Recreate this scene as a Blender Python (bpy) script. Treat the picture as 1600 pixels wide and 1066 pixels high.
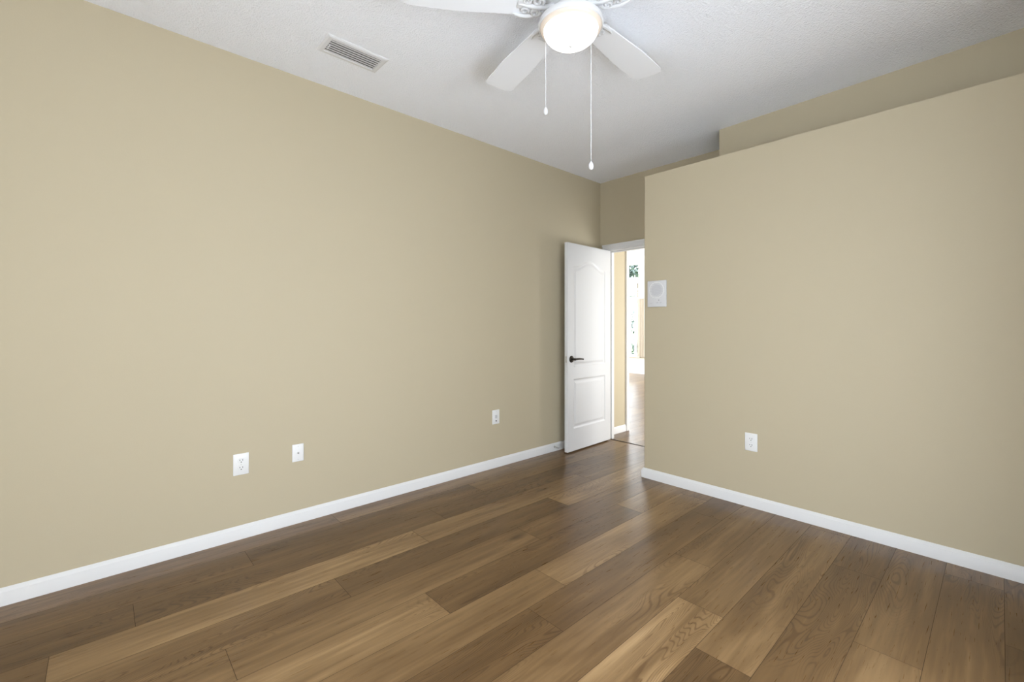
import bpy, bmesh, math, random
from mathutils import Vector, Matrix

for o in list(bpy.data.objects):
    bpy.data.objects.remove(o, do_unlink=True)
S = bpy.context.scene
COL = S.collection
PI = math.pi
R = math.radians

# ------------------------------------------------------------------ camera
cam_data = bpy.data.cameras.new('camera')
cam = bpy.data.objects.new('camera', cam_data)
COL.objects.link(cam)
cam.location = (2.908, 0.0, 1.205)
cam.rotation_euler = (R(90), 0, R(47.495))
cam_data.sensor_width = 36
cam_data.lens = 36 * 699.7 / 1600
cam_data.shift_y = -(533 - 509.2) / 1600
cam_data.clip_start = 0.02
S.camera = cam

# ------------------------------------------------------------------ world, lights, exposure
W = bpy.data.worlds.new('overcast_sky')
S.world = W
W.use_nodes = True
bgn = W.node_tree.nodes['Background']
bgn.inputs[0].default_value = (0.90, 0.975, 1.06, 1)
bgn.inputs[1].default_value = 6.7
S.view_settings.view_transform = 'Standard'
S.view_settings.look = 'None'
S.view_settings.gamma = 1
S.view_settings.use_curve_mapping = False
S.view_settings.exposure = 0.33


def area(name, loc, rot, sx, sy, power, col=(1, 1, 1)):
    l = bpy.data.lights.new(name, 'AREA')
    l.shape = 'RECTANGLE'
    l.size, l.size_y = sx, sy
    l.energy = power
    l.color = col
    o = bpy.data.objects.new(name, l)
    COL.objects.link(o)
    o.location = loc
    o.rotation_euler = rot
    return o


P_FAR = 57
# unseen fill lights added in the far room; its side walls have no windows
area('fill_far_room', (1.95, 5.15, 1.15), (0, R(90), 0), 2.0, 1.2, P_FAR, (0.95, 0.98, 1.0))  # added to brighten the open door and the hall floor
area('fill_far_room_side', (-5.93, 7.2, 1.5), (0, R(-90), 0), 2.0, 3.6, 350, (0.97, 0.99, 1.0))  # added fill that whitens the far room without hitting the door
sun_l = bpy.data.lights.new('sun', 'SUN')
sun_l.energy = 11
sun_l.angle = R(1.5)
sun = bpy.data.objects.new('sun', sun_l)
COL.objects.link(sun)
sun.rotation_euler = Vector((0.62, 0.22, -0.75)).to_track_quat('-Z', 'Y').to_euler()

# ------------------------------------------------------------------ helpers
H = 2.734      # ceiling
D = 3.953      # door wall
YC = 3.1875    # closet front
XC = 0.985     # closet left side
XR = 3.25      # right wall
YB = -1.70     # back wall
ZL = 2.392     # plant ledge


def obj(name, bm, mat, parent=None, smooth=None, loc=None):
    me = bpy.data.meshes.new(name)
    bmesh.ops.recalc_face_normals(bm, faces=bm.faces[:])
    bm.to_mesh(me)
    bm.free()
    mats = mat if isinstance(mat, (list, tuple)) else [mat]
    for m in mats:
        me.materials.append(m)
    o = bpy.data.objects.new(name, me)
    COL.objects.link(o)
    if parent is not None:
        o.parent = parent
    if loc is not None:
        o.location = loc
    if smooth is not None:
        for p in me.polygons:
            p.use_smooth = True
        if smooth < 180:
            try:
                me.set_sharp_from_angle(angle=R(smooth))
            except Exception:
                pass
    return o


def thing(name, label, cat, loc=(0, 0, 0), rotz=0, group=None):
    o = bpy.data.objects.new(name, None)
    o.empty_display_size = 0.05
    COL.objects.link(o)
    o.location = loc
    o.rotation_euler = (0, 0, rotz)
    o['label'] = label
    o['category'] = cat
    if group:
        o['group'] = group
    return o


def tag(o, label, cat, group=None):
    o['label'] = label
    o['category'] = cat
    if group:
        o['group'] = group
    return o


def struct(o):
    o['kind'] = 'structure'
    return o


def box(bm, x0, x1, y0, y1, z0, z1, bev=0, seg=2, mi=0):
    vs = [bm.verts.new((x, y, z)) for x in (x0, x1) for y in (y0, y1) for z in (z0, z1)]
    fs = []
    for q in ((0, 1, 3, 2), (4, 6, 7, 5), (0, 4, 5, 1), (2, 3, 7, 6), (0, 2, 6, 4), (1, 5, 7, 3)):
        f = bm.faces.new([vs[i] for i in q])
        f.material_index = mi
        fs.append(f)
    if bev:
        es = list({e for f in fs for e in f.edges})
        bmesh.ops.bevel(bm, geom=es, offset=bev, segments=seg, profile=0.5, affect='EDGES')
    return fs


def lathe(bm, prof, seg=48, M=None, cap=False):
    """prof: list of (r, z) ; revolve about z"""
    rings = []
    for r, z in prof:
        if r < 1e-6:
            v = bm.verts.new((0, 0, z))
            rings.append([v])
        else:
            rings.append([bm.verts.new((r * math.cos(2 * PI * i / seg), r * math.sin(2 * PI * i / seg), z)) for i in range(seg)])
    for a, b in zip(rings, rings[1:]):
        if len(a) == 1 and len(b) == 1:
            continue
        for i in range(seg):
            j = (i + 1) % seg
            if len(a) == 1:
                bm.faces.new((a[0], b[i], b[j]))
            elif len(b) == 1:
                bm.faces.new((a[i], b[0], a[j]))
            else:
                bm.faces.new((a[i], b[i], b[j], a[j]))
    if cap:
        for r in (rings[0], rings[-1]):
            if len(r) > 2:
                bm.faces.new(r)
    if M is not None:
        vs = [v for r in rings for v in r]
        bmesh.ops.transform(bm, matrix=M, verts=vs)


def tube(bm, pts, rad, seg=10):
    """tube along points; rad a number or list"""
    pts = [Vector(p) for p in pts]
    n = len(pts)
    rs = rad if isinstance(rad, (list, tuple)) else [rad] * n
    rings = []
    t0 = (pts[1] - pts[0]).normalized()
    up = Vector((0, 0, 1)) if abs(t0.z) < 0.9 else Vector((1, 0, 0))
    nrm = t0.cross(up).normalized()
    for i in range(n):
        t = (pts[min(i + 1, n - 1)] - pts[max(i - 1, 0)]).normalized()
        nrm = (nrm - t * nrm.dot(t)).normalized()
        b = t.cross(nrm)
        rings.append([bm.verts.new(pts[i] + (nrm * math.cos(2 * PI * k / seg) + b * math.sin(2 * PI * k / seg)) * rs[i]) for k in range(seg)])
    for a, b in zip(rings, rings[1:]):
        for k in range(seg):
            j = (k + 1) % seg
            bm.faces.new((a[k], a[j], b[j], b[k]))
    bm.faces.new(rings[0][::-1])
    bm.faces.new(rings[-1])


def sweep(bm, prof, path, closed_prof=True):
    """prof (d, z): d = distance off the wall line to the LEFT of travel; path list of (x, y), mitred"""
    P = [Vector(p) for p in path]
    n = len(P)
    rings = []
    for i in range(n):
        if i == 0:
            d = (P[1] - P[0]).normalized(); nr = Vector((-d.y, d.x)); s = 1
        elif i == n - 1:
            d = (P[-1] - P[-2]).normalized(); nr = Vector((-d.y, d.x)); s = 1
        else:
            d0 = (P[i] - P[i - 1]).normalized(); d1 = (P[i + 1] - P[i]).normalized()
            n0 = Vector((-d0.y, d0.x)); n1 = Vector((-d1.y, d1.x))
            nr = (n0 + n1).normalized(); s = 1 / max(0.2, nr.dot(n0))
        rings.append([bm.verts.new((P[i].x + nr.x * q * s, P[i].y + nr.y * q * s, z)) for q, z in prof])
    m = len(prof)
    for a, b in zip(rings, rings[1:]):
        for k in range(m):
            j = (k + 1) % m
            bm.faces.new((a[k], a[j], b[j], b[k]))
    bm.faces.new(rings[0])
    bm.faces.new(rings[-1][::-1])


# ------------------------------------------------------------------ materials
def new_mat(name):
    m = bpy.data.materials.new(name)
    m.use_nodes = True
    nt = m.node_tree
    b = nt.nodes['Principled BSDF']
    return m, nt, b


def N(nt, t, **kw):
    n = nt.nodes.new(t)
    for k, v in kw.items():
        setattr(n, k, v)
    return n


def mat_simple(name, col, rough=0.5, metal=0.0, spec=0.5, bump=0, bscale=200, var=0.0, vscale=3.0):
    m, nt, b = new_mat(name)
    b.inputs['Base Color'].default_value = (*col, 1)
    b.inputs['Roughness'].default_value = rough
    b.inputs['Metallic'].default_value = metal
    b.inputs['Specular IOR Level'].default_value = spec
    tc = N(nt, 'ShaderNodeTexCoord')
    if var:
        nz = N(nt, 'ShaderNodeTexNoise')
        nz.inputs['Scale'].default_value = vscale
        nz.inputs['Detail'].default_value = 3
        nt.links.new(tc.outputs['Object'], nz.inputs['Vector'])
        mx = N(nt, 'ShaderNodeMix', data_type='RGBA')
        mx.inputs[6].default_value = (*[c * (1 - var) for c in col], 1)
        mx.inputs[7].default_value = (*[min(1, c * (1 + var)) for c in col], 1)
        nt.links.new(nz.outputs[0], mx.inputs[0])
        nt.links.new(mx.outputs[2], b.inputs['Base Color'])
    if bump:
        nz = N(nt, 'ShaderNodeTexNoise')
        nz.inputs['Scale'].default_value = bscale
        nz.inputs['Detail'].default_value = 3
        nt.links.new(tc.outputs['Object'], nz.inputs['Vector'])
        bp = N(nt, 'ShaderNodeBump')
        bp.inputs['Strength'].default_value = bump
        bp.inputs['Distance'].default_value = 0.002
        nt.links.new(nz.outputs[0], bp.inputs['Height'])
        nt.links.new(bp.outputs[0], b.inputs['Normal'])
    return m


def mat_emit(name, col, strength, base=(0.9, 0.9, 0.9)):
    m, nt, b = new_mat(name)
    b.inputs['Base Color'].default_value = (*base, 1)
    b.inputs['Roughness'].default_value = 0.35
    b.inputs['Emission Color'].default_value = (*col, 1)
    b.inputs['Emission Strength'].default_value = strength
    return m


WALL_COL = (0.485, 0.422, 0.300)
M_wall = mat_simple('tan_wall_paint', WALL_COL, 0.62, 0, 0.3, 0.10, 160, 0.012, 1.5)
M_cream = mat_simple('pale_cream_wall_paint', (0.80, 0.76, 0.66), 0.6, 0, 0.3, 0.08, 160)
M_trim = mat_simple('white_trim_paint', (0.71, 0.71, 0.71), 0.38, 0, 0.4, 0.05, 60)
M_door = mat_simple('white_door_paint', (0.64, 0.64, 0.645), 0.33, 0, 0.45, 0.0)
M_plate = mat_simple('white_plastic_plate', (0.76, 0.76, 0.755), 0.3, 0, 0.5, 0.02, 30)
M_slot = mat_simple('dark_slot', (0.03, 0.03, 0.035), 0.6, bump=0.02)
M_screw = mat_simple('pale_screw_head', (0.62, 0.62, 0.60), 0.35, 0.6, bump=0.02)
M_bronze = mat_simple('dark_bronze_lever', (0.045, 0.040, 0.034), 0.3, 0.85, bump=0.03, bscale=80)
M_nickel = mat_simple('satin_nickel', (0.55, 0.54, 0.52), 0.32, 0.9, bump=0.02)
M_fan = mat_simple('white_fan_enamel', (0.66, 0.665, 0.68), 0.36, 0, 0.45, 0.02, 40)
M_blade = mat_simple('white_fan_blade', (0.82, 0.835, 0.875), 0.42, 0, 0.4, 0.04, 50)
M_vent = mat_simple('white_register_metal', (0.70, 0.70, 0.715), 0.45, 0, 0.4, 0.02, 60)
M_dark = mat_simple('duct_interior', (0.05, 0.05, 0.05), 0.9, bump=0.02)
M_grey = mat_simple('pale_grey_plastic', (0.54, 0.54, 0.56), 0.45, bump=0.03)
M_darkstrip = mat_simple('dark_threshold_metal', (0.050, 0.042, 0.036), 0.45, 0.3, bump=0.05)
M_bowl = mat_emit('glowing_frosted_bowl', (1.0, 0.985, 0.965), 1.5)
M_lip = mat_emit('cream_bowl_lip', (1.0, 0.86, 0.76), 0.16, (0.58, 0.51, 0.435))
M_curtain = mat_simple('cream_curtain', (0.72, 0.68, 0.61), 0.85, bump=0.2, bscale=90)
M_leaf = mat_simple('leaf_green', (0.12, 0.155, 0.14), 0.5, var=0.4, vscale=6)
M_bark = mat_simple('bark', (0.16, 0.12, 0.09), 0.9, bump=0.5, bscale=20)
M_roof = mat_simple('blue_grey_roof', (0.075, 0.095, 0.130), 0.8, bump=0.3, bscale=12)
M_stucco = mat_simple('pale_stucco', (0.72, 0.70, 0.66), 0.9, bump=0.3, bscale=40)
M_grass = mat_simple('lawn', (0.16, 0.22, 0.10), 0.9, bump=0.4, bscale=30, var=0.3)
M_cage = mat_simple('white_aluminium', (0.80, 0.82, 0.85), 0.4, 0.2, bump=0.02)

# ceiling: knock-down spray texture
M_ceil, nt, b = new_mat('sprayed_white_ceiling')
b.inputs['Base Color'].default_value = (0.87, 0.885, 0.935, 1)
b.inputs['Roughness'].default_value = 0.85
b.inputs['Specular IOR Level'].default_value = 0.2
tc = N(nt, 'ShaderNodeTexCoord')
n1 = N(nt, 'ShaderNodeTexNoise'); n1.inputs['Scale'].default_value = 70; n1.inputs['Detail'].default_value = 4
n2 = N(nt, 'ShaderNodeTexVoronoi'); n2.inputs['Scale'].default_value = 110
ad = N(nt, 'ShaderNodeMath', operation='ADD')
nt.links.new(tc.outputs['Object'], n1.inputs['Vector'])
nt.links.new(tc.outputs['Object'], n2.inputs['Vector'])
nt.links.new(n1.outputs[0], ad.inputs[0])
nt.links.new(n2.outputs['Distance'], ad.inputs[1])
bp = N(nt, 'ShaderNodeBump'); bp.inputs['Strength'].default_value = 0.7; bp.inputs['Distance'].default_value = 0.004
nt.links.new(ad.outputs[0], bp.inputs['Height'])
nt.links.new(bp.outputs[0], b.inputs['Normal'])

# glass
M_glass, nt, b = new_mat('window_glass')
b.inputs['Base Color'].default_value = (1, 1, 1, 1)
b.inputs['Roughness'].default_value = 0.0
b.inputs['Transmission Weight'].default_value = 1.0
b.inputs['IOR'].default_value = 1.05

# oak planks
M_floor, nt, b = new_mat('oak_planks')
L = nt.links.new
uv = N(nt, 'ShaderNodeUVMap'); uv.uv_map = 'grain'
tone = N(nt, 'ShaderNodeAttribute'); tone.attribute_name = 'tone'
rnd = N(nt, 'ShaderNodeAttribute'); rnd.attribute_name = 'rnd'


def mapped(sx, sy):
    mp = N(nt, 'ShaderNodeMapping')
    mp.inputs['Scale'].default_value = (sx, sy, 1)
    L(uv.outputs[0], mp.inputs['Vector'])
    return mp.outputs[0]


def noise4(vec, detail=2, rough=0.5, dist=0.0):
    n = N(nt, 'ShaderNodeTexNoise', noise_dimensions='4D')
    n.inputs['Scale'].default_value = 1
    n.inputs['Detail'].default_value = detail
    n.inputs['Roughness'].default_value = rough
    n.inputs['Distortion'].default_value = dist
    L(vec, n.inputs['Vector'])
    L(rnd.outputs['Fac'], n.inputs['W'])
    return n.outputs[0]


def mth(op, a, c=None, clamp=False):
    n = N(nt, 'ShaderNodeMath', operation=op)
    n.use_clamp = clamp
    for i, v in enumerate((a, c)):
        if v is None:
            continue
        if isinstance(v, (int, float)):
            n.inputs[i].default_value = v
        else:
            L(v, n.inputs[i])
    return n.outputs[0]


def rng(v, a, c, d=0.0, e=1.0, smooth=True):
    n = N(nt, 'ShaderNodeMapRange', interpolation_type='SMOOTHSTEP' if smooth else 'LINEAR')
    L(v, n.inputs[0])
    for i, x in enumerate((a, c, d, e)):
        n.inputs[i + 1].default_value = x
    return n.outputs[0]


broad = noise4(mapped(1.3, 9.0), 3, 0.55, 0.4)          # broad streaks along the plank
field = noise4(mapped(0.70, 5.8), 2, 0.45, 0.5)          # height field whose contours are the cathedral grain
ring = mth('SINE', mth('MULTIPLY', field, 420.0))
lines = rng(ring, 0.30, 1.0)
cmask = rng(noise4(mapped(0.9, 4.0), 1, 0.5), 0.45, 0.60)
lines = mth('MULTIPLY', lines, cmask)
fib = noise4(mapped(7.0, 190.0), 3, 0.6)                 # pores
fibd = rng(fib, 0.53, 0.75)
fibmask = rng(noise4(mapped(1.6, 10.0), 2, 0.5), 0.40, 0.68)
fibd = mth('MULTIPLY', fibd, fibmask)
knot = N(nt, 'ShaderNodeTexVoronoi', voronoi_dimensions='4D')
knot.inputs['Scale'].default_value = 1
L(mapped(2.6, 7.5), knot.inputs['Vector'])
L(rnd.outputs['Fac'], knot.inputs['W'])
kn = rng(knot.outputs['Distance'], 0.06, 0.26, 1.0, 0.0)
kn = mth('MULTIPLY', kn, rng(noise4(mapped(1.7, 3.0), 1), 0.5, 0.62))
streak = noise4(mapped(2.6, 48.0), 2, 0.5)
val = mth('ADD', mth('MULTIPLY', tone.outputs['Fac'], 0.70), mth('ADD', mth('MULTIPLY', rng(broad, 0.25, 0.75), 0.30), mth('MULTIPLY', mth('SUBTRACT', streak, 0.46), 0.55)))
ramp = N(nt, 'ShaderNodeValToRGB')
cr = ramp.color_ramp
cr.elements[0].position = 0.0
cr.elements[0].color = (0.066, 0.034, 0.0125, 1)
cr.elements[1].position = 1.0
cr.elements[1].color = (0.395, 0.255, 0.125, 1)
e = cr.elements.new(0.45)
e.color = (0.146, 0.082, 0.033, 1)
e = cr.elements.new(0.75)
e.color = (0.250, 0.153, 0.069, 1)
L(val, ramp.inputs[0])


def darken(col, fac, amt, dark):
    n = N(nt, 'ShaderNodeMix', data_type='RGBA', blend_type='MULTIPLY')
    L(mth('MULTIPLY', fac, amt), n.inputs[0])
    L(col, n.inputs[6])
    n.inputs[7].default_value = (*dark, 1)
    return n.outputs[2]


c = darken(ramp.outputs[0], lines, 0.72, (0.52, 0.44, 0.36))
c = darken(c, fibd, 0.75, (0.55, 0.48, 0.40))
c = darken(c, kn, 0.9, (0.38, 0.32, 0.27))
L(c, b.inputs['Base Color'])
b.inputs['Specular IOR Level'].default_value = 0.42
L(rng(fib, 0.3, 0.8, 0.27, 0.31, False), b.inputs['Roughness'])
bp = N(nt, 'ShaderNodeBump')
bp.inputs['Strength'].default_value = 0.04
bp.inputs['Distance'].default_value = 0.001
L(mth('SUBTRACT', fib, lines), bp.inputs['Height'])
L(bp.outputs[0], b.inputs['Normal'])
M_gap = mat_simple('plank_joint', (0.045, 0.028, 0.015), 0.8, bump=0.02)

# ------------------------------------------------------------------ floor (planks 0.196 x 1.486)
PW, PL = 0.196, 1.486
phase = {0: 1.079, 1: 2.05, 2: 0.10, 3: 1.345, 4: 0.818, 5: 0.340, 6: 1.076, 7: 1.584, 8: 1.341, 9: 0.75,
         10: 1.891, 11: 1.639, 12: 2.725, 13: 2.116, 14: 3.025, 15: 2.516, 16: 1.2}
# tone of the plank that STARTS at phase + k * PL  (row, k) -> 0 dark .. 1 light
tones = {(0, -1): .52, (0, 0): .60, (0, 1): .5, (1, -2): .30, (1, -1): .26, (1, 0): .50, (2, -1): .26, (2, 0): .28, (2, 1): .26, (2, 2): .4,
         (3, -2): .22, (3, -1): .80, (3, 0): .58, (3, 1): .42, (4, -1): .55, (4, 0): .22, (4, 1): .80, (5, -1): .62, (5, 0): .55,
         (5, 1): .42, (6, -1): .82, (6, 0): .26, (6, 1): .70, (7, -1): .58, (7, 0): .74, (7, -2): .5, (8, -1): .34, (8, 0): .26, (9, -1): .6, (9, 0): .58, (9, 1): .5,
         (10, -1): .80, (10, 0): .48, (11, -1): .14, (11, 0): .52, (12, -1): .24, (12, 0): .40, (13, -1): .46, (13, 0): .40,
         (14, -1): .36, (14, 0): .56, (15, -1): .16, (15, 0): .34}
rg = random.Random(7)
bm = bmesh.new()
uvl = bm.loops.layers.uv.new('grain')
tl = bm.loops.layers.float.new('tone')
rl = bm.loops.layers.float.new('rnd')
g = 0.0008
X0f, X1f, Y0f, Y1f = -6.2, 3.4, -1.85, 10.1
row = -32
while True:
    xa = 0.175 + (row - 1) * PW
    xb = xa + PW
    if xa > X1f:
        break
    ph = phase.get(row, rg.uniform(0, PL))
    k0 = math.floor((Y0f - ph) / PL)
    k = k0
    while ph + k * PL < Y1f:
        ya, yb = ph + k * PL, ph + (k + 1) * PL
        a, c2 = max(xa + g, X0f), min(xb - g, X1f)
        p, q = max(ya + g, Y0f), min(yb - g, Y1f)
        t = tones.get((row, k), rg.uniform(0.25, 0.65))
        ru, rv, rw = rg.uniform(0, 50), rg.uniform(0, 50), rg.uniform(0, 40)
        if a < c2 and p < q:
            vs = [bm.verts.new(v) for v in ((a, p, 0), (c2, p, 0), (c2, q, 0), (a, q, 0))]
            f = bm.faces.new(vs)
            for lp in f.loops:
                co = lp.vert.co
                lp[uvl].uv = (co.y - ya + ru, co.x - xa + rv)
                lp[tl] = t
                lp[rl] = rw
        k += 1
    row += 1
vs = [bm.verts.new(v) for v in ((X0f, Y0f, -0.0015), (X1f, Y0f, -0.0015), (X1f, Y1f, -0.0015), (X0f, Y1f, -0.0015))]
bm.faces.new(vs).material_index = 1
box(bm, X0f, X1f, Y0f, Y1f, -0.1, -0.003, mi=1)
struct(obj('floor', bm, [M_floor, M_gap]))

# ------------------------------------------------------------------ bedroom shell
bm = bmesh.new(); box(bm, -0.12, XR + 0.12, YB - 0.12, D + 0.12, H, H + 0.1)
struct(obj('ceiling', bm, M_ceil))
bm = bmesh.new(); box(bm, -0.12, 0, YB - 0.12, 4.43, 0, H)
struct(obj('wall_left', bm, M_wall))
# door wall with its opening
DX0, DX1, DZ = 0.088, 0.870, 2.010
TW = 0.10      # door wall thickness
bm = bmesh.new()
box(bm, 0, DX0, D, D + TW, 0, H)
box(bm, DX0, DX1, D, D + TW, DZ, H)
box(bm, DX1, XR, D, D + TW, 0, H)
struct(obj('wall_far', bm, M_wall))


def rounded_slab(x0, x1, y0, y1, z0, z1, rad, corners, seg=8):
    """vertical prism with rounded vertical corners; corners: subset of 'a'(x0,y0) 'b'(x1,y0)"""
    pts = []
    if 'a' in corners:
        for i in range(seg + 1):
            t = PI + PI / 2 * i / seg
            pts.append((x0 + rad + rad * math.cos(t), y0 + rad + rad * math.sin(t)))
    else:
        pts.append((x0, y0))
    pts += [(x1, y0), (x1, y1), (x0, y1)]
    bm = bmesh.new()
    lo = [bm.verts.new((x, y, z0)) for x, y in pts]
    hi = [bm.verts.new((x, y, z1)) for x, y in pts]
    n = len(pts)
    for i in range(n):
        j = (i + 1) % n
        bm.faces.new((lo[i], lo[j], hi[j], hi[i]))
    bm.faces.new(lo[::-1]); bm.faces.new(hi)
    return bm


struct(obj('wall_closet', rounded_slab(XC, XR, YC, D, 0, ZL, 0.016, 'a'), M_wall, smooth=30))
# bulkhead above the plant ledge, its face a little out of parallel
bm = bmesh.new()
sx0, sx1 = 1.425, XR
ya = 3.553
yb = 3.553 - (sx1 - sx0) * 0.041
lo = [bm.verts.new((x, y, ZL)) for x, y in ((sx0, ya), (sx1, yb), (sx1, D), (sx0, D))]
hi = [bm.verts.new((x, y, H)) for x, y in ((sx0, ya), (sx1, yb), (sx1, D), (sx0, D))]
for i in range(4):
    j = (i + 1) % 4
    bm.faces.new((lo[i], lo[j], hi[j], hi[i]))
bm.faces.new(lo[::-1]); bm.faces.new(hi)
struct(obj('wall_bulkhead', bm, M_wall))
# right wall and back wall each with a window opening (outside the frame)
bm = bmesh.new()
wy0, wy1, wz0, wz1 = 0.42, 1.95, 0.04, 2.05
box(bm, XR, XR + 0.12, YB - 0.12, wy0, 0, H)
box(bm, XR, XR + 0.12, wy1, D + 0.12, 0, H)
box(bm, XR, XR + 0.12, wy0, wy1, 0, wz0)
box(bm, XR, XR + 0.12, wy0, wy1, wz1, H)
struct(obj('wall_right', bm, M_wall))
bm = bmesh.new()
vx0, vx1 = 1.75, 3.22
box(bm, 0, vx0, YB - 0.12, YB, 0, H)
box(bm, vx1, XR, YB - 0.12, YB, 0, H)
box(bm, vx0, vx1, YB - 0.12, YB, 0, wz0)
box(bm, vx0, vx1, YB - 0.12, YB, 2.35, H)
struct(obj('wall_back', bm, M_wall))


def frame_bars(bm, axis, a0, a1, z0, z1, d0, d1, w, nv, nh, bar):
    def bx(p0, p1, q0, q1):
        if axis == 'y':
            box(bm, d0, d1, p0, p1, q0, q1)
        else:
            box(bm, p0, p1, d0, d1, q0, q1)
    bx(a0, a0 + w, z0, z1); bx(a1 - w, a1, z0, z1)
    bx(a0 + w, a1 - w, z0, z0 + w); bx(a0 + w, a1 - w, z1 - w, z1)
    for i in range(1, nv + 1):
        p = a0 + (a1 - a0) * i / (nv + 1)
        bx(p - bar / 2, p + bar / 2, z0 + w, z1 - w)
    for i in range(1, nh + 1):
        q = z0 + (z1 - z0) * i / (nh + 1)
        bx(a0 + w, a1 - w, q - bar / 2, q + bar / 2)


bm = bmesh.new(); frame_bars(bm, 'y', wy0, wy1, wz0, wz1, XR + 0.02, XR + 0.06, 0.04, 1, 0, 0.03)
struct(obj('window_1', bm, M_trim))
bm = bmesh.new(); frame_bars(bm, 'x', vx0, vx1, wz0, 2.35, YB - 0.06, YB - 0.02, 0.04, 1, 0, 0.03)
struct(obj('window_2', bm, M_trim))

# baseboards: (d off the wall, z)
BB = [(0, 0), (0.014, 0), (0.0142, 0.050), (0.0125, 0.055), (0.0125, 0.059), (0.0095, 0.064), (0.0055, 0.070), (0.003, 0.0745), (0, 0.0755)]
bm = bmesh.new(); sweep(bm, BB, [(0, D), (0, YB)])
struct(obj('baseboard_left', bm, M_trim, smooth=25))
bm = bmesh.new(); sweep(bm, BB, [(XR, YC), (XC + 0.0, YC), (XC + 0.0, D - 0.02)])
for v in bm.verts:                                  # travel is right to left: the room is on the left hand
    pass
struct(obj('baseboard_closet', bm, M_trim, smooth=25))

# door jamb, stop and casing
bm = bmesh.new()
box(bm, DX0, DX0 + 0.016, D - 0.004, D + TW + 0.005, 0, DZ - 0.016, 0.001, 1)
box(bm, DX1 - 0.016, DX1, D - 0.004, D + TW + 0.005, 0, DZ - 0.016, 0.001, 1)
box(bm, DX0, DX1, D - 0.004, D + TW + 0.005, DZ - 0.016, DZ, 0.001, 1)
box(bm, DX0 + 0.016, DX0 + 0.027, D + 0.045, D + 0.08, 0, DZ - 0.027)
box(bm, DX1 - 0.027, DX1 - 0.016, D + 0.045, D + 0.08, 0, DZ - 0.027)
box(bm, DX0 + 0.016, DX1 - 0.016, D + 0.045, D + 0.08, DZ - 0.027, DZ - 0.016)
struct(obj('trim_1', bm, M_trim))
bm = bmesh.new()
cw = 0.052


def casing_prof(bm, x0, x1, z0, z1, y0):
    box(bm, x0, x1, y0 - 0.011, y0, z0, z1, 0.003, 2)


casing_prof(bm, DX0 - cw, DX0 + 0.004, 0, DZ + 0.0, D)
casing_prof(bm, DX1 - 0.004, DX1 + cw, 0, DZ + 0.0, D)
box(bm, DX0 - cw, DX1 + cw, D - 0.013, D, DZ - 0.004, DZ + cw, 0.003, 2)
box(bm, DX0 - cw - 0.001, DX1 + cw + 0.001, D - 0.018, D, DZ + cw - 0.016, DZ + cw, 0.003, 2)
struct(obj('trim_2', bm, M_trim))
bm = bmesh.new(); box(bm, DX0 + 0.016, DX1 - 0.016, D + 0.030, D + 0.046, 0.0, 0.004, 0.001, 1)
struct(obj('trim_3', bm, M_darkstrip))

# ------------------------------------------------------------------ far room beyond the door
GY, GX0, GX1, GH, GYF = 4.43, -6.0, 2.0, 3.05, 9.95
bm = bmesh.new(); sweep(bm, BB, [(0, 4.43), (0, D + TW + 0.005)])
struct(obj('baseboard_hall', bm, M_trim, smooth=25))
bm = bmesh.new(); box(bm, -0.13, 0.022, 4.425, 4.475, 0, 2.62, 0.003, 1)
struct(obj('trim_4', bm, M_trim))
bm = bmesh.new(); box(bm, GX0, -0.12, GY - 0.12, GY, 0, GH)
box(bm, -0.12, GX1, D + 0.0, D + 0.12, H + 0.1, GH)
struct(obj('wall_hall', bm, M_wall))
bm = bmesh.new(); box(bm, GX0 - 0.12, GX0, GY - 0.12, GYF + 0.12, 0, GH)
struct(obj('wall_far_room_left', bm, M_wall))
bm = bmesh.new(); box(bm, GX1, GX1 + 0.12, D + 0.12, GYF + 0.12, 0, GH)
struct(obj('wall_far_room_right', bm, M_cream))
bm = bmesh.new(); box(bm, GX0 - 0.12, GX1 + 0.12, D + 0.12, GYF + 0.12, GH, GH + 0.1)
struct(obj('ceiling_far_room', bm, M_ceil))
# far wall with a lower window and an upper transom
FX0, FX1 = -5.2, -3.215
FZ0, FZ1, FZ2, FZ3 = 0.44, 1.80, 1.875, 2.80
bm = bmesh.new()
box(bm, GX0, FX0, GYF, GYF + 0.14, 0, GH)
box(bm, FX1, GX1, GYF, GYF + 0.14, 0, GH)
box(bm, FX0, FX1, GYF, GYF + 0.14, 0, FZ0)
box(bm, FX0, FX1, GYF, GYF + 0.14, FZ1, FZ2)
box(bm, FX0, FX1, GYF, GYF + 0.14, FZ3, GH)
struct(obj('wall_far_room_end', bm, M_cream))
bm = bmesh.new(); sweep(bm, [(0, 0), (0.016, 0), (0.016, 0.09), (0.008, 0.115), (0, 0.12)], [(GX1, GYF), (GX0, GYF)])
struct(obj('baseboard_far_room', bm, M_trim, smooth=25))
bm = bmesh.new(); sweep(bm, [(0, GH), (0, GH - 0.12), (0.02, GH - 0.11), (0.05, GH - 0.07), (0.09, GH - 0.03), (0.10, GH)], [(GX1, GYF), (GX0, GYF)])
struct(obj('trim_5', bm, M_trim, smooth=25))
bm = bmesh.new(); frame_bars(bm, 'x', FX0, FX1, FZ0, FZ1, GYF + 0.03, GYF + 0.09, 0.040, 12, 3, 0.024)
win = struct(obj('window_3', bm, M_trim))
bm = bmesh.new(); box(bm, FX0 + 0.02, FX1 - 0.02, GYF + 0.058, GYF + 0.062, FZ0 + 0.02, FZ1 - 0.02)
obj('pane', bm, M_glass, win)
bm = bmesh.new(); box(bm, FX0 - 0.04, FX1 + 0.04, GYF - 0.05, GYF + 0.03, FZ0 - 0.03, FZ0, 0.005, 2)
obj('window_sill', bm, M_trim, win)
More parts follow.
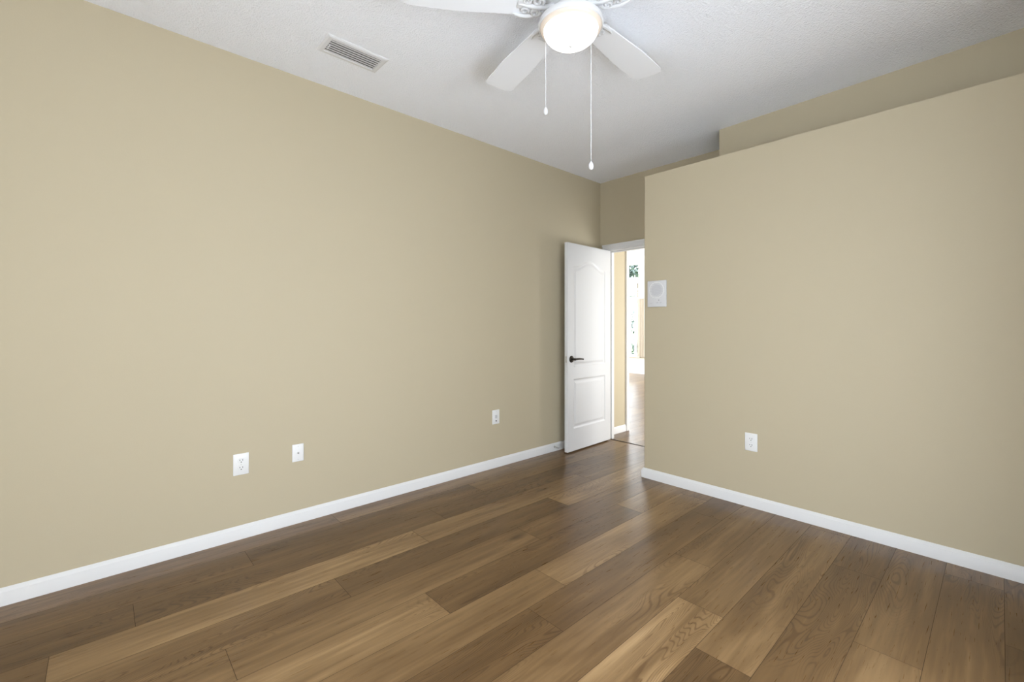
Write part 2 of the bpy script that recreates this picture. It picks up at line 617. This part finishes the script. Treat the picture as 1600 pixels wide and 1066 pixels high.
bm = bmesh.new(); frame_bars(bm, 'x', FX0, FX1, FZ2, FZ3, GYF + 0.03, GYF + 0.09, 0.045, 1, 0, 0.03)
win = struct(obj('window_4', bm, M_trim))
bm = bmesh.new(); box(bm, FX0 + 0.02, FX1 - 0.02, GYF + 0.058, GYF + 0.062, FZ2 + 0.02, FZ3 - 0.02)
obj('pane', bm, M_glass, win)

# ------------------------------------------------------------------ bedroom door leaf, swung open against the left wall
LW, LT = 0.722, 0.035
LZ0, LZ1 = 0.012, 1.992
ang = math.atan2(3.225 - 3.95, 0.163 - 0.135)
door = bpy.data.objects.new('door_1', None)
door.empty_display_size = 0.05
COL.objects.link(door)
door.location = (0.135, 3.945, 0)
door.rotation_euler = (0, 0, ang)      # local +x runs from hinge to the free edge, +y is the face towards the room
door['kind'] = 'structure'
door['label'] = 'white two panel arch top door standing open against the tan wall'
# local x = distance from the hinge
UP = dict(x0=0.098, x1=LW - 0.090, z0=0.815, zs=1.775, rise=0.070)
LP = dict(x0=0.098, x1=LW - 0.090, z0=0.226, zs=0.695, rise=0.0)


def panel_sd(x, z, P):
    """signed distance (negative inside) to a panel outline whose top may be an arch with shoulders"""
    xm = (P['x0'] + P['x1']) / 2
    hw = (P['x1'] - P['x0']) / 2
    t = abs(x - xm) / hw
    top = P['zs']
    if P['rise']:
        tt = min(t / 0.86, 1.0)
        top = P['zs'] + P['rise'] * 0.5 * (1 + math.cos(PI * tt))
    dx = max(P['x0'] - x, x - P['x1'])
    dz = max(P['z0'] - z, (z - top) * 0.92)
    if dx > 0 and dz > 0:
        return math.hypot(dx, dz)
    return max(dx, dz)


def relief(sd):
    """height of the face relative to the flat stile: groove then raised field"""
    d = -sd
    if d <= 0:
        return 0
    if d < 0.010:
        return -0.0065 * (0.5 - 0.5 * math.cos(PI * d / 0.010))
    if d < 0.018:
        return -0.0065
    if d < 0.045:
        return -0.0065 + 0.005 * (0.5 - 0.5 * math.cos(PI * (d - 0.018) / 0.027))
    return -0.0015


bm = bmesh.new()
nx, nz = 150, 390
grid = []
for i in range(nx + 1):
    colv = []
    x = LW * i / nx
    for k in range(nz + 1):
        z = LZ0 + (LZ1 - LZ0) * k / nz
        h = relief(panel_sd(x, z, UP)) + relief(panel_sd(x, z, LP))
        if i in (0, nx) or k in (0, nz):
            h = -0.0012
        colv.append(bm.verts.new((x, h, z)))
    grid.append(colv)
for i in range(nx):
    for k in range(nz):
        bm.faces.new((grid[i][k], grid[i + 1][k], grid[i + 1][k + 1], grid[i][k + 1]))
back = [bm.verts.new((x, -LT, z)) for x, z in ((0, LZ0), (LW, LZ0), (LW, LZ1), (0, LZ1))]
bm.faces.new(back)
bm.faces.new([grid[i][0] for i in range(nx + 1)] + [back[1], back[0]])
bm.faces.new([grid[i][nz] for i in range(nx, -1, -1)] + [back[3], back[2]])
bm.faces.new([grid[0][k] for k in range(nz, -1, -1)] + [back[0], back[3]])
bm.faces.new([grid[nx][k] for k in range(nz + 1)] + [back[2], back[1]])
leaf = obj('door_leaf', bm, M_door, door, smooth=50)
HX = LW - 0.058
HZ = 0.888
rose = bmesh.new()
Mr = Matrix.Translation((HX, 0, HZ)) @ Matrix.Rotation(R(-90), 4, 'X')
lathe(rose, [(0, 0.013), (0.014, 0.013), (0.026, 0.010), (0.0315, 0.005), (0.033, 0.0), (0.033, -0.004)], 40, Mr)
lathe(rose, [(0.011, 0.010), (0.0105, 0.035), (0.012, 0.046), (0.0, 0.050)], 24, Mr)
hd = obj('door_handle', rose, M_bronze, door, smooth=40)
hd['label'] = 'dark bronze lever handle with round rose'
bm = bmesh.new()
pts, rs = [], []
for i in range(15):
    t = i / 14
    pts.append((HX - 0.125 * t, 0.044 + 0.006 * math.sin(PI * t), HZ + 0.004 * math.sin(PI * t * 1.0) - 0.004 * t))
    rs.append(0.0105 - 0.0035 * t + (0.0018 if t > 0.93 else 0))
tube(bm, pts, rs, 14)
obj('lever', bm, M_bronze, hd, smooth=50)
bm = bmesh.new(); box(bm, LW - 0.0005, LW + 0.0012, -0.029, -0.006, HZ - 0.03, HZ + 0.03, 0.0005, 1)
lp = obj('latch_plate', bm, M_nickel, door)
bm = bmesh.new(); box(bm, LW + 0.0005, LW + 0.009, -0.023, -0.012, HZ - 0.008, HZ + 0.008, 0.002, 2)
obj('latch_bolt', bm, M_nickel, lp)
for z in (0.25, 1.0, 1.78):
    bm = bmesh.new()
    lathe(bm, [(0, -0.042), (0.006, -0.042), (0.006, 0.042), (0, 0.042)], 12, Matrix.Translation((-0.003, -LT - 0.003, z)))
    obj('hinge', bm, M_nickel, door, smooth=40)

# spring door stop screwed to the left baseboard
ds = thing('door_stop', 'small grey rigid door stop on the left baseboard beside the open door', 'door stop', (0.0140, 3.205, 0.045))
bm = bmesh.new()
lathe(bm, [(0, 0), (0.011, 0.0), (0.011, 0.003), (0.006, 0.005), (0.0045, 0.010), (0.0045, 0.050), (0, 0.052)], 20, Matrix.Rotation(R(90), 4, 'Y'))
obj('rod', bm, M_nickel, ds, smooth=40)
bm = bmesh.new()
lathe(bm, [(0, 0.050), (0.0065, 0.050), (0.0072, 0.056), (0.006, 0.062), (0, 0.063)], 20, Matrix.Rotation(R(90), 4, 'Y'))
obj('rubber_tip', bm, M_grey, ds, smooth=40)


# ------------------------------------------------------------------ wall plates; local x along the wall, +y out of the wall, z up
def plate_body(w, h, t=0.006):
    bm = bmesh.new()
    box(bm, -w / 2, w / 2, 0, t, -h / 2, h / 2, 0.0028, 3)
    return bm


def rot_left():      # on the left wall (x = 0) facing +x
    return R(-90)


def rot_closet():    # on the closet front facing -y
    return R(180)


def screw(parent, x, z, y=0.006, r=0.003):
    bm = bmesh.new()
    lathe(bm, [(0, 0.0010), (r * 0.8, 0.0010), (r, 0.0), (r, -0.001)], 14, Matrix.Translation((x, y, z)) @ Matrix.Rotation(R(-90), 4, 'X'))
    obj('screw', bm, M_screw, parent, smooth=40)


def outlet(loc, rz, label, w=0.078, h=0.120):
    t = thing('wall_outlet', label, 'outlet', loc, rz, None)
    obj('plate', plate_body(w, h), M_plate, t, smooth=35)
    for zc in (0.0205, -0.0205):
        bm = bmesh.new()
        # socket face: circle clipped top and bottom
        pts = []
        for i in range(40):
            a = 2 * PI * i / 40
            pts.append((0.0172 * math.cos(a), max(-0.0140, min(0.0140, 0.0172 * math.sin(a)))))
        lo = [bm.verts.new((x, 0.005, z + zc)) for x, z in pts]
        hi = [bm.verts.new((x * 0.96, 0.0082, z * 0.96 + zc)) for x, z in pts]
        for i in range(40):
            j = (i + 1) % 40
            bm.faces.new((lo[i], lo[j], hi[j], hi[i]))
        bm.faces.new(hi)
        so = obj('socket', bm, M_plate, t, smooth=35)
        bm = bmesh.new()
        box(bm, -0.0080, -0.0052, 0.0078, 0.0085, zc - 0.001, zc + 0.0085)
        box(bm, 0.0052, 0.0080, 0.0078, 0.0085, zc, zc + 0.0075)
        lathe(bm, [(0, 0.0085), (0.0029, 0.0085), (0.0029, 0.0078)], 14, Matrix.Translation((0, 0, zc - 0.0075)) @ Matrix.Rotation(R(-90), 4, 'X'))
        obj('slots', bm, M_slot, so)
    screw(t, 0, 0)
    return t


outlet((0.0, 0.582, 0.4215), rot_left(), 'white double socket outlet on the left wall, nearest the camera')
outlet((1.787, YC, 0.431), rot_closet(), 'white double socket outlet on the right closet wall above the baseboard', 0.078, 0.118)
t = thing('cable_plate', 'narrow white plate with one central coax jack on the left wall', 'wall plate', (0.0, 0.886, 0.4280), rot_left())
obj('plate', plate_body(0.067, 0.106), M_plate, t, smooth=35)
bm = bmesh.new()
Mj = Matrix.Rotation(R(-90), 4, 'X')
lathe(bm, [(0.0058, 0.005), (0.0058, 0.0085), (0.0045, 0.0090), (0.0045, 0.014), (0.0022, 0.014), (0.0022, 0.010), (0, 0.010)], 18, Mj)
jk = obj('coax_jack', bm, M_nickel, t, smooth=40)
jk['label'] = 'threaded metal coax jack'
bm = bmesh.new(); lathe(bm, [(0, 0.0142), (0.0032, 0.0142), (0.0032, 0.0130)], 14, Mj)
obj('jack_hole', bm, M_slot, jk)
screw(t, 0, 0.040); screw(t, 0, -0.040)
t = thing('phone_jack', 'white telephone jack plate on the left wall closest to the open door', 'wall plate', (0.0, 2.476, 0.4285), rot_left())
obj('plate', plate_body(0.078, 0.120), M_plate, t, smooth=35)
bm = bmesh.new(); box(bm, -0.012, 0.012, 0.005, 0.0085, -0.012, 0.016, 0.001, 2)
j2 = obj('jack_insert', bm, M_grey, t)
bm = bmesh.new(); box(bm, -0.0055, 0.0055, 0.0082, 0.0090, -0.006, 0.004)
obj('jack_hole', bm, M_grey, j2)
bm = bmesh.new()
lathe(bm, [(0, 0.0105), (0.0045, 0.0105), (0.0052, 0.006), (0.0052, 0.005)], 16, Matrix.Translation((0, 0, -0.033)) @ Mj)
obj('lower_port', bm, M_slot, t)
screw(t, 0, 0.045)

# intercom / speaker unit high on the closet wall next to the doorway
t = thing('intercom', 'white square intercom speaker panel on closet wall next to the doorway', 'intercom', (1.105, YC, 1.4535), rot_closet())
bm = bmesh.new(); box(bm, -0.0785, 0.0785, 0, 0.016, -0.102, 0.102, 0.004, 3)
obj('housing', bm, mat_simple('grey_white_plastic', (0.62, 0.62, 0.635), 0.35, bump=0.02), t, smooth=35)
bm = bmesh.new()
gr = 0.058
for i in range(-8, 9):               # louvred round grille
    z = i * 0.0066
    hw = math.sqrt(max(0, gr * gr - z * z))
    if hw > 0.008:
        box(bm, -hw, hw, 0.0150, 0.0178, z + 0.028 - 0.0021, z + 0.028 + 0.0021, 0.0008, 1)
obj('speaker_grille', bm, M_grey, t)
bm = bmesh.new()
lathe(bm, [(0, 0.0152), (gr + 0.002, 0.0163), (gr + 0.004, 0.0168), (gr + 0.006, 0.0155)], 48, Matrix.Translation((0, 0, 0.028)) @ Mj)
obj('grille_ring', bm, M_plate, t, smooth=40)
for x, w in ((0.045, 0.026), (-0.008, 0.016), (-0.036, 0.016)):
    bm = bmesh.new(); box(bm, x - w / 2, x + w / 2, 0.0155, 0.0195, -0.073, -0.066, 0.001, 1)
    obj('button', bm, M_grey, t)
bm = bmesh.new(); lathe(bm, [(0, 0.0175), (0.003, 0.0175), (0.003, 0.0155)], 12, Matrix.Translation((-0.020, 0, -0.050)) @ Mj)
obj('indicator', bm, M_slot, t)

# ------------------------------------------------------------------ ceiling air register
vx, vy, vw, vl = 0.446, 1.045, 0.182, 0.342
t = thing('air_vent', 'white louvred air supply register set in the ceiling near the left wall', 'vent', (vx, vy, H))
bm = bmesh.new()
fr = 0.030
prof = [(0.0, 0.0), (0.0, -0.003), (0.010, -0.008), (fr - 0.002, -0.009), (fr, -0.006), (fr, 0.0)]
rings = []
for sx, sy in ((-1, -1), (1, -1), (1, 1), (-1, 1)):
    rings.append([bm.verts.new((sx * (vw / 2 - d), sy * (vl / 2 - d), z)) for d, z in prof])
for i in range(4):
    a, c2 = rings[i], rings[(i + 1) % 4]
    for k in range(len(prof) - 1):
        bm.faces.new((a[k], c2[k], c2[k + 1], a[k + 1]))
obj('frame', bm, M_vent, t)
bm = bmesh.new(); box(bm, -vw / 2 + fr, vw / 2 - fr, -vl / 2 + fr, vl / 2 - fr, -0.0015, -0.0005)
obj('duct_opening', bm, M_dark, t)
nsl = 6
for i in range(nsl):
    cx = -vw / 2 + fr + (vw - 2 * fr) * (i + 0.5) / nsl
    bm = bmesh.new()
    box(bm, -0.0078, 0.0078, -vl / 2 + fr, vl / 2 - fr, -0.0007, 0.0007)
    bmesh.ops.transform(bm, matrix=Matrix.Translation((cx, 0, -0.0075)) @ Matrix.Rotation(R(12), 4, 'Y'), verts=bm.verts[:])
    obj('louvre', bm, M_vent, t)
bm = bmesh.new(); box(bm, -0.030, 0.012, -vl / 2 + fr + 0.003, -vl / 2 + fr + 0.010, -0.014, -0.009, 0.001, 1)
obj('damper_lever', bm, M_vent, t)

# ------------------------------------------------------------------ ceiling fan with light kit
FX, FY = 1.640, 1.510
fan = thing('ceiling_fan', 'white five blade ceiling fan with a lit bowl light and two pull chains', 'ceiling fan', (FX, FY, H))
bm = bmesh.new()
lathe(bm, [(0, 0), (0.095, 0), (0.098, -0.012), (0.085, -0.026), (0.060, -0.032), (0, -0.032)], 48)
obj('canopy', bm, M_fan, fan, smooth=40)
bm = bmesh.new()
lathe(bm, [(0, -0.028), (0.075, -0.030), (0.118, -0.042), (0.132, -0.062), (0.134, -0.100), (0.122, -0.122), (0.095, -0.136), (0.070, -0.142), (0.066, -0.180), (0, -0.180)], 56)
obj('motor_housing', bm, M_fan, fan, smooth=40)
zb = 2.588 - H
BR0, BR1 = 0.190, 0.725


def blade_mesh():
    bm = bmesh.new()
    pts = []
    n = 10
    # outline: root narrower, rounded tip
    w0, w1 = 0.060, 0.084
    xs = [BR0 + (BR1 - 0.045 - BR0) * i / n for i in range(n + 1)]
    up = [(x, w0 + (w1 - w0) * min(1, (x - BR0) / 0.30)) for x in xs]
    tip = []
    rc = 0.045
    for i in range(1, 8):
        a = PI / 2 * (1 - i / 8)
        tip.append((BR1 - rc + rc * math.cos(a), w1 - rc + rc * math.sin(a)))
    top = [(BR0 - 0.012, w0 - 0.022)] + up + tip
    pts = top + [(x, -y) for x, y in reversed(top)]
    lo = [bm.verts.new((x, y, -0.003)) for x, y in pts]
    hi = [bm.verts.new((x, y, 0.003)) for x, y in pts]
    m = len(pts)
    for i in range(m):
        j = (i + 1) % m
        bm.faces.new((lo[i], lo[j], hi[j], hi[i]))
    bm.faces.new(lo[::-1]); bm.faces.new(hi)
    return bm


def spiral(cx, cy, r0, r1, a0, a1, z, n=16):
    return [(cx + (r0 + (r1 - r0) * i / n) * math.cos(a0 + (a1 - a0) * i / n),
             cy + (r0 + (r1 - r0) * i / n) * math.sin(a0 + (a1 - a0) * i / n), z) for i in range(n + 1)]


def bracket_mesh():
    """cast blade iron: neck, mounting plate and leafy scrolls each side"""
    bm = bmesh.new()
    z = -0.010
    tube(bm, [(0.078, 0, 0.004), (0.105, 0, -0.004), (0.140, 0, z), (0.175, 0, z), (0.230, 0, -0.006)], [0.014, 0.012, 0.010, 0.010, 0.006], 10)
    box(bm, 0.178, 0.236, -0.022, 0.022, -0.009, -0.003, 0.003, 2)
    for s in (-1, 1):
        tube(bm, spiral(0.152, s * 0.028, 0.026, 0.006, s * R(200), s * R(-250), z, 22), [0.0068] * 6 + [0.006] * 8 + [0.005] * 9, 8)
        tube(bm, spiral(0.200, s * 0.029, 0.018, 0.005, s * R(-200), s * R(200), z, 18), [0.0056] * 19, 8)
        # leaf reaching outwards along the blade edge
        tube(bm, [(0.138, s * 0.040, z), (0.166, s * 0.053, z), (0.196, s * 0.059, z), (0.226, s * 0.058, z + 0.001), (0.252, s * 0.050, z + 0.002)],
             [0.004, 0.0080, 0.0090, 0.0070, 0.002], 8)
    for x in (0.190, 0.222):
        lathe(bm, [(0.0, -0.013), (0.0055, -0.0115), (0.0055, -0.008)], 10, Matrix.Translation((x, 0.0, 0)))
    return bm


bl_me = None
for k in range(5):
    a = R(93.5 + 72 * k)
    if bl_me is None:
        bl = obj('blade', blade_mesh(), M_blade, fan)
        br = obj('blade_bracket', bracket_mesh(), M_fan, bl, smooth=40)
        bl_me, br_me = bl.data, br.data
    else:
        bl = bpy.data.objects.new('blade', bl_me); COL.objects.link(bl); bl.parent = fan
        br = bpy.data.objects.new('blade_bracket', br_me); COL.objects.link(br); br.parent = bl
    bl.location = (0, 0, zb)
    bl.rotation_euler = (R(5), 0, 0)
    bl.rotation_euler = (Matrix.Rotation(a, 3, 'Z') @ Matrix.Rotation(R(4), 3, 'X')).to_euler()
bm = bmesh.new()
zr = 2.505 - H
lathe(bm, [(0, zr + 0.050), (0.070, zr + 0.050), (0.118, zr + 0.034), (0.137, zr + 0.026), (0.1415, zr + 0.014), (0.1405, zr + 0.002), (0.136, zr - 0.001), (0.132, zr + 0.004), (0, zr + 0.006)], 64)
lk = obj('light_pan', bm, M_fan, fan, smooth=40)
bm = bmesh.new()
lathe(bm, [(0.134, zr + 0.002), (0.131, zr - 0.006), (0.124, zr - 0.010), (0.117, zr - 0.012)], 64)
lip = obj('bowl_lip', bm, M_lip, lk, smooth=60)
lip['label'] = 'cream glowing rim of the glass bowl'
bm = bmesh.new()
prof = [(0.119, zr - 0.010)]
for i in range(1, 15):
    a = PI / 2 * i / 14
    prof.append((0.118 * math.cos(a) if i < 14 else 0.0, zr - 0.012 - 0.066 * math.sin(a)))
lathe(bm, prof, 64)
bw = obj('glass_bowl', bm, M_bowl, lk, smooth=60)
bw['label'] = 'glowing white frosted glass bowl'
bm = bmesh.new()
lathe(bm, [(0.0055, zr - 0.076), (0.006, zr - 0.080), (0.004, zr - 0.084), (0, zr - 0.086)], 16)
obj('finial', bm, M_nickel, lk, smooth=50)
for (px, py, zk) in ((1.747, 1.514, 1.876), (1.512, 1.487, 2.179)):
    bm = bmesh.new()
    x, y = px - FX, py - FY
    z0, z1 = zr + 0.002, zk + 0.016 - H
    tube(bm, [(x, y, z0), (x, y, (z0 + z1) / 2), (x, y, z1)], 0.0013, 8)
    nb = int((z0 - z1) / 0.012)
    for i in range(nb):
        z = z1 + (z0 - z1) * (i + 0.5) / nb
        lathe(bm, [(0.0, z - 0.0020), (0.0020, z), (0.0, z + 0.0020)], 6, Matrix.Translation((x, y, 0)))
    ch = obj('pull_chain', bm, M_fan, fan, smooth=60)
    bm = bmesh.new()
    zc = zk - H
    lathe(bm, [(0, zc + 0.018), (0.004, zc + 0.017), (0.0085, zc + 0.009), (0.0105, zc), (0.0095, zc - 0.009), (0.006, zc - 0.015), (0, zc - 0.017)], 20, Matrix.Translation((x, y, 0)))
    obj('pull_knob', bm, M_fan, ch, smooth=60)

# ------------------------------------------------------------------ seen through the doorway: curtain, lawn, trees, neighbour
bm = bmesh.new()
n = 60
x0, x1 = -3.225, -2.62
for side in (0, 1):
    pass
pl = []
for i in range(n + 1):
    x = x0 + (x1 - x0) * i / n
    y = GYF - 0.075 + 0.028 * math.sin(2 * PI * i / 7.5)
    pl.append((x, y))
fr_ = [[bm.verts.new((x, y - 0.002, z)) for x, y in pl] for z in (0.425, 1.88)]
bk_ = [[bm.verts.new((x, y + 0.002, z)) for x, y in pl] for z in (0.425, 1.88)]
for i in range(n):
    bm.faces.new((fr_[0][i], fr_[0][i + 1], fr_[1][i + 1], fr_[1][i]))
    bm.faces.new((bk_[0][i + 1], bk_[0][i], bk_[1][i], bk_[1][i + 1]))
    bm.faces.new((fr_[1][i], fr_[1][i + 1], bk_[1][i + 1], bk_[1][i]))
    bm.faces.new((fr_[0][i + 1], fr_[0][i], bk_[0][i], bk_[0][i + 1]))
bm.faces.new((fr_[0][0], fr_[1][0], bk_[1][0], bk_[0][0]))
bm.faces.new((fr_[0][n], bk_[0][n], bk_[1][n], fr_[1][n]))
tag(obj('curtain', bm, M_curtain, smooth=60), 'cream curtain panel beside the far window seen through the doorway', 'curtain')

bm = bmesh.new(); box(bm, -60, 30, GYF + 0.2, 70, -0.25, -0.15)
struct(obj('ground', bm, M_grass))


def leaf_cloud(name, loc, rad, n, seed, leaf, parent):
    r = random.Random(seed)
    bm = bmesh.new()
    for _ in range(n):
        while True:
            p = Vector((r.uniform(-1, 1), r.uniform(-1, 1), r.uniform(-1, 1)))
            if 0.25 < p.length < 1:
                break
        p = Vector((p.x * rad[0], p.y * rad[1], p.z * rad[2]))
        q = Matrix.Translation(p) @ Matrix.Rotation(r.uniform(0, 6.3), 4, 'Z') @ Matrix.Rotation(r.uniform(-1.2, 1.2), 4, 'X')
        s = leaf * r.uniform(0.6, 1.3)
        vs = [bm.verts.new(q @ Vector(v)) for v in ((-s * .45, 0, 0), (0, -s, s * .1), (s * .45, 0, 0), (0, s, s * .1))]
        bm.faces.new(vs)
    return obj(name, bm, M_leaf, parent, loc=loc)


def tree(loc, h, rad, n, seed, label, name='tree', leaf=0.14, cat='tree'):
    t = thing(name, label, cat, loc)
    bm = bmesh.new()
    tube(bm, [(0, 0, -0.02), (0.03, 0, h * 0.4), (0.0, 0.04, h * 0.85)], [0.11, 0.085, 0.04], 8)
    obj('trunk', bm, M_bark, t, smooth=60)
    leaf_cloud('foliage', (0, 0, h), rad, n, seed, leaf, t)
    return t


tree((-8.9, 19.0, -0.15), 4.02, (1.1, 1.0, 0.34), 800, 3, 'leafy tree top seen through the upper window pane')
for i, (x, y, sd, lab) in enumerate(((-4.30, 11.6, 5, 'low green shrub at the foot of the far window'),)):
    sh = thing('shrub', lab, 'shrub', (x, y, -0.15))
    leaf_cloud('foliage', (0, 0, 0.50), (0.75, 0.45, 0.50), 900, sd, 0.07, sh)
    bm = bmesh.new(); tube(bm, [(0, 0, 0), (0, 0, 0.5)], [0.03, 0.012], 6)
    obj('stem', bm, M_bark, sh)
tree((-10.9, 22.4, -0.15), 1.60, (1.1, 0.9, 0.75), 700, 9, 'pale bush behind the lower panes of the far window', 'bush', 0.12, 'bush')
hs = thing('house', 'neighbouring pale house with a blue grey roof seen through the far window', 'house', (-13.0, 30.0, -0.15))
bm = bmesh.new(); box(bm, -8, 2, 0, 7, 0, 3.62)
obj('wall', bm, M_stucco, hs)
bm = bmesh.new()
a = [bm.verts.new(v) for v in ((-8.4, -0.5, 3.6), (2.4, -0.5, 3.6), (2.4, 7.5, 3.6), (-8.4, 7.5, 3.6))]
c2 = [bm.verts.new(v) for v in ((-5.0, 3.2, 4.55), (-1.0, 3.2, 4.55))]
bm.faces.new(a[::-1]); bm.faces.new((a[0], a[1], c2[1], c2[0])); bm.faces.new((a[2], a[3], c2[0], c2[1]))
bm.faces.new((a[1], a[2], c2[1])); bm.faces.new((a[3], a[0], c2[0]))
obj('roof', bm, M_roof, hs)

cg = thing('pool_cage', 'white aluminium screen enclosure frame outside the far window', 'pool cage', (-8.6, 17.0, -0.15))
for x in (-2.4, -0.75, 0.9):
    bm = bmesh.new(); box(bm, x - 0.025, x + 0.025, -0.03, 0.03, 0, 2.9)
    obj('post', bm, M_cage, cg)
bm = bmesh.new(); box(bm, -2.5, 1.0, -0.03, 0.03, 2.9, 2.96)
obj('beam', bm, M_cage, cg)
bm = bmesh.new(); tube(bm, [(-0.75, 0, 2.9), (0.6, 0, 4.3)], 0.022, 8)
obj('brace', bm, M_cage, cg)
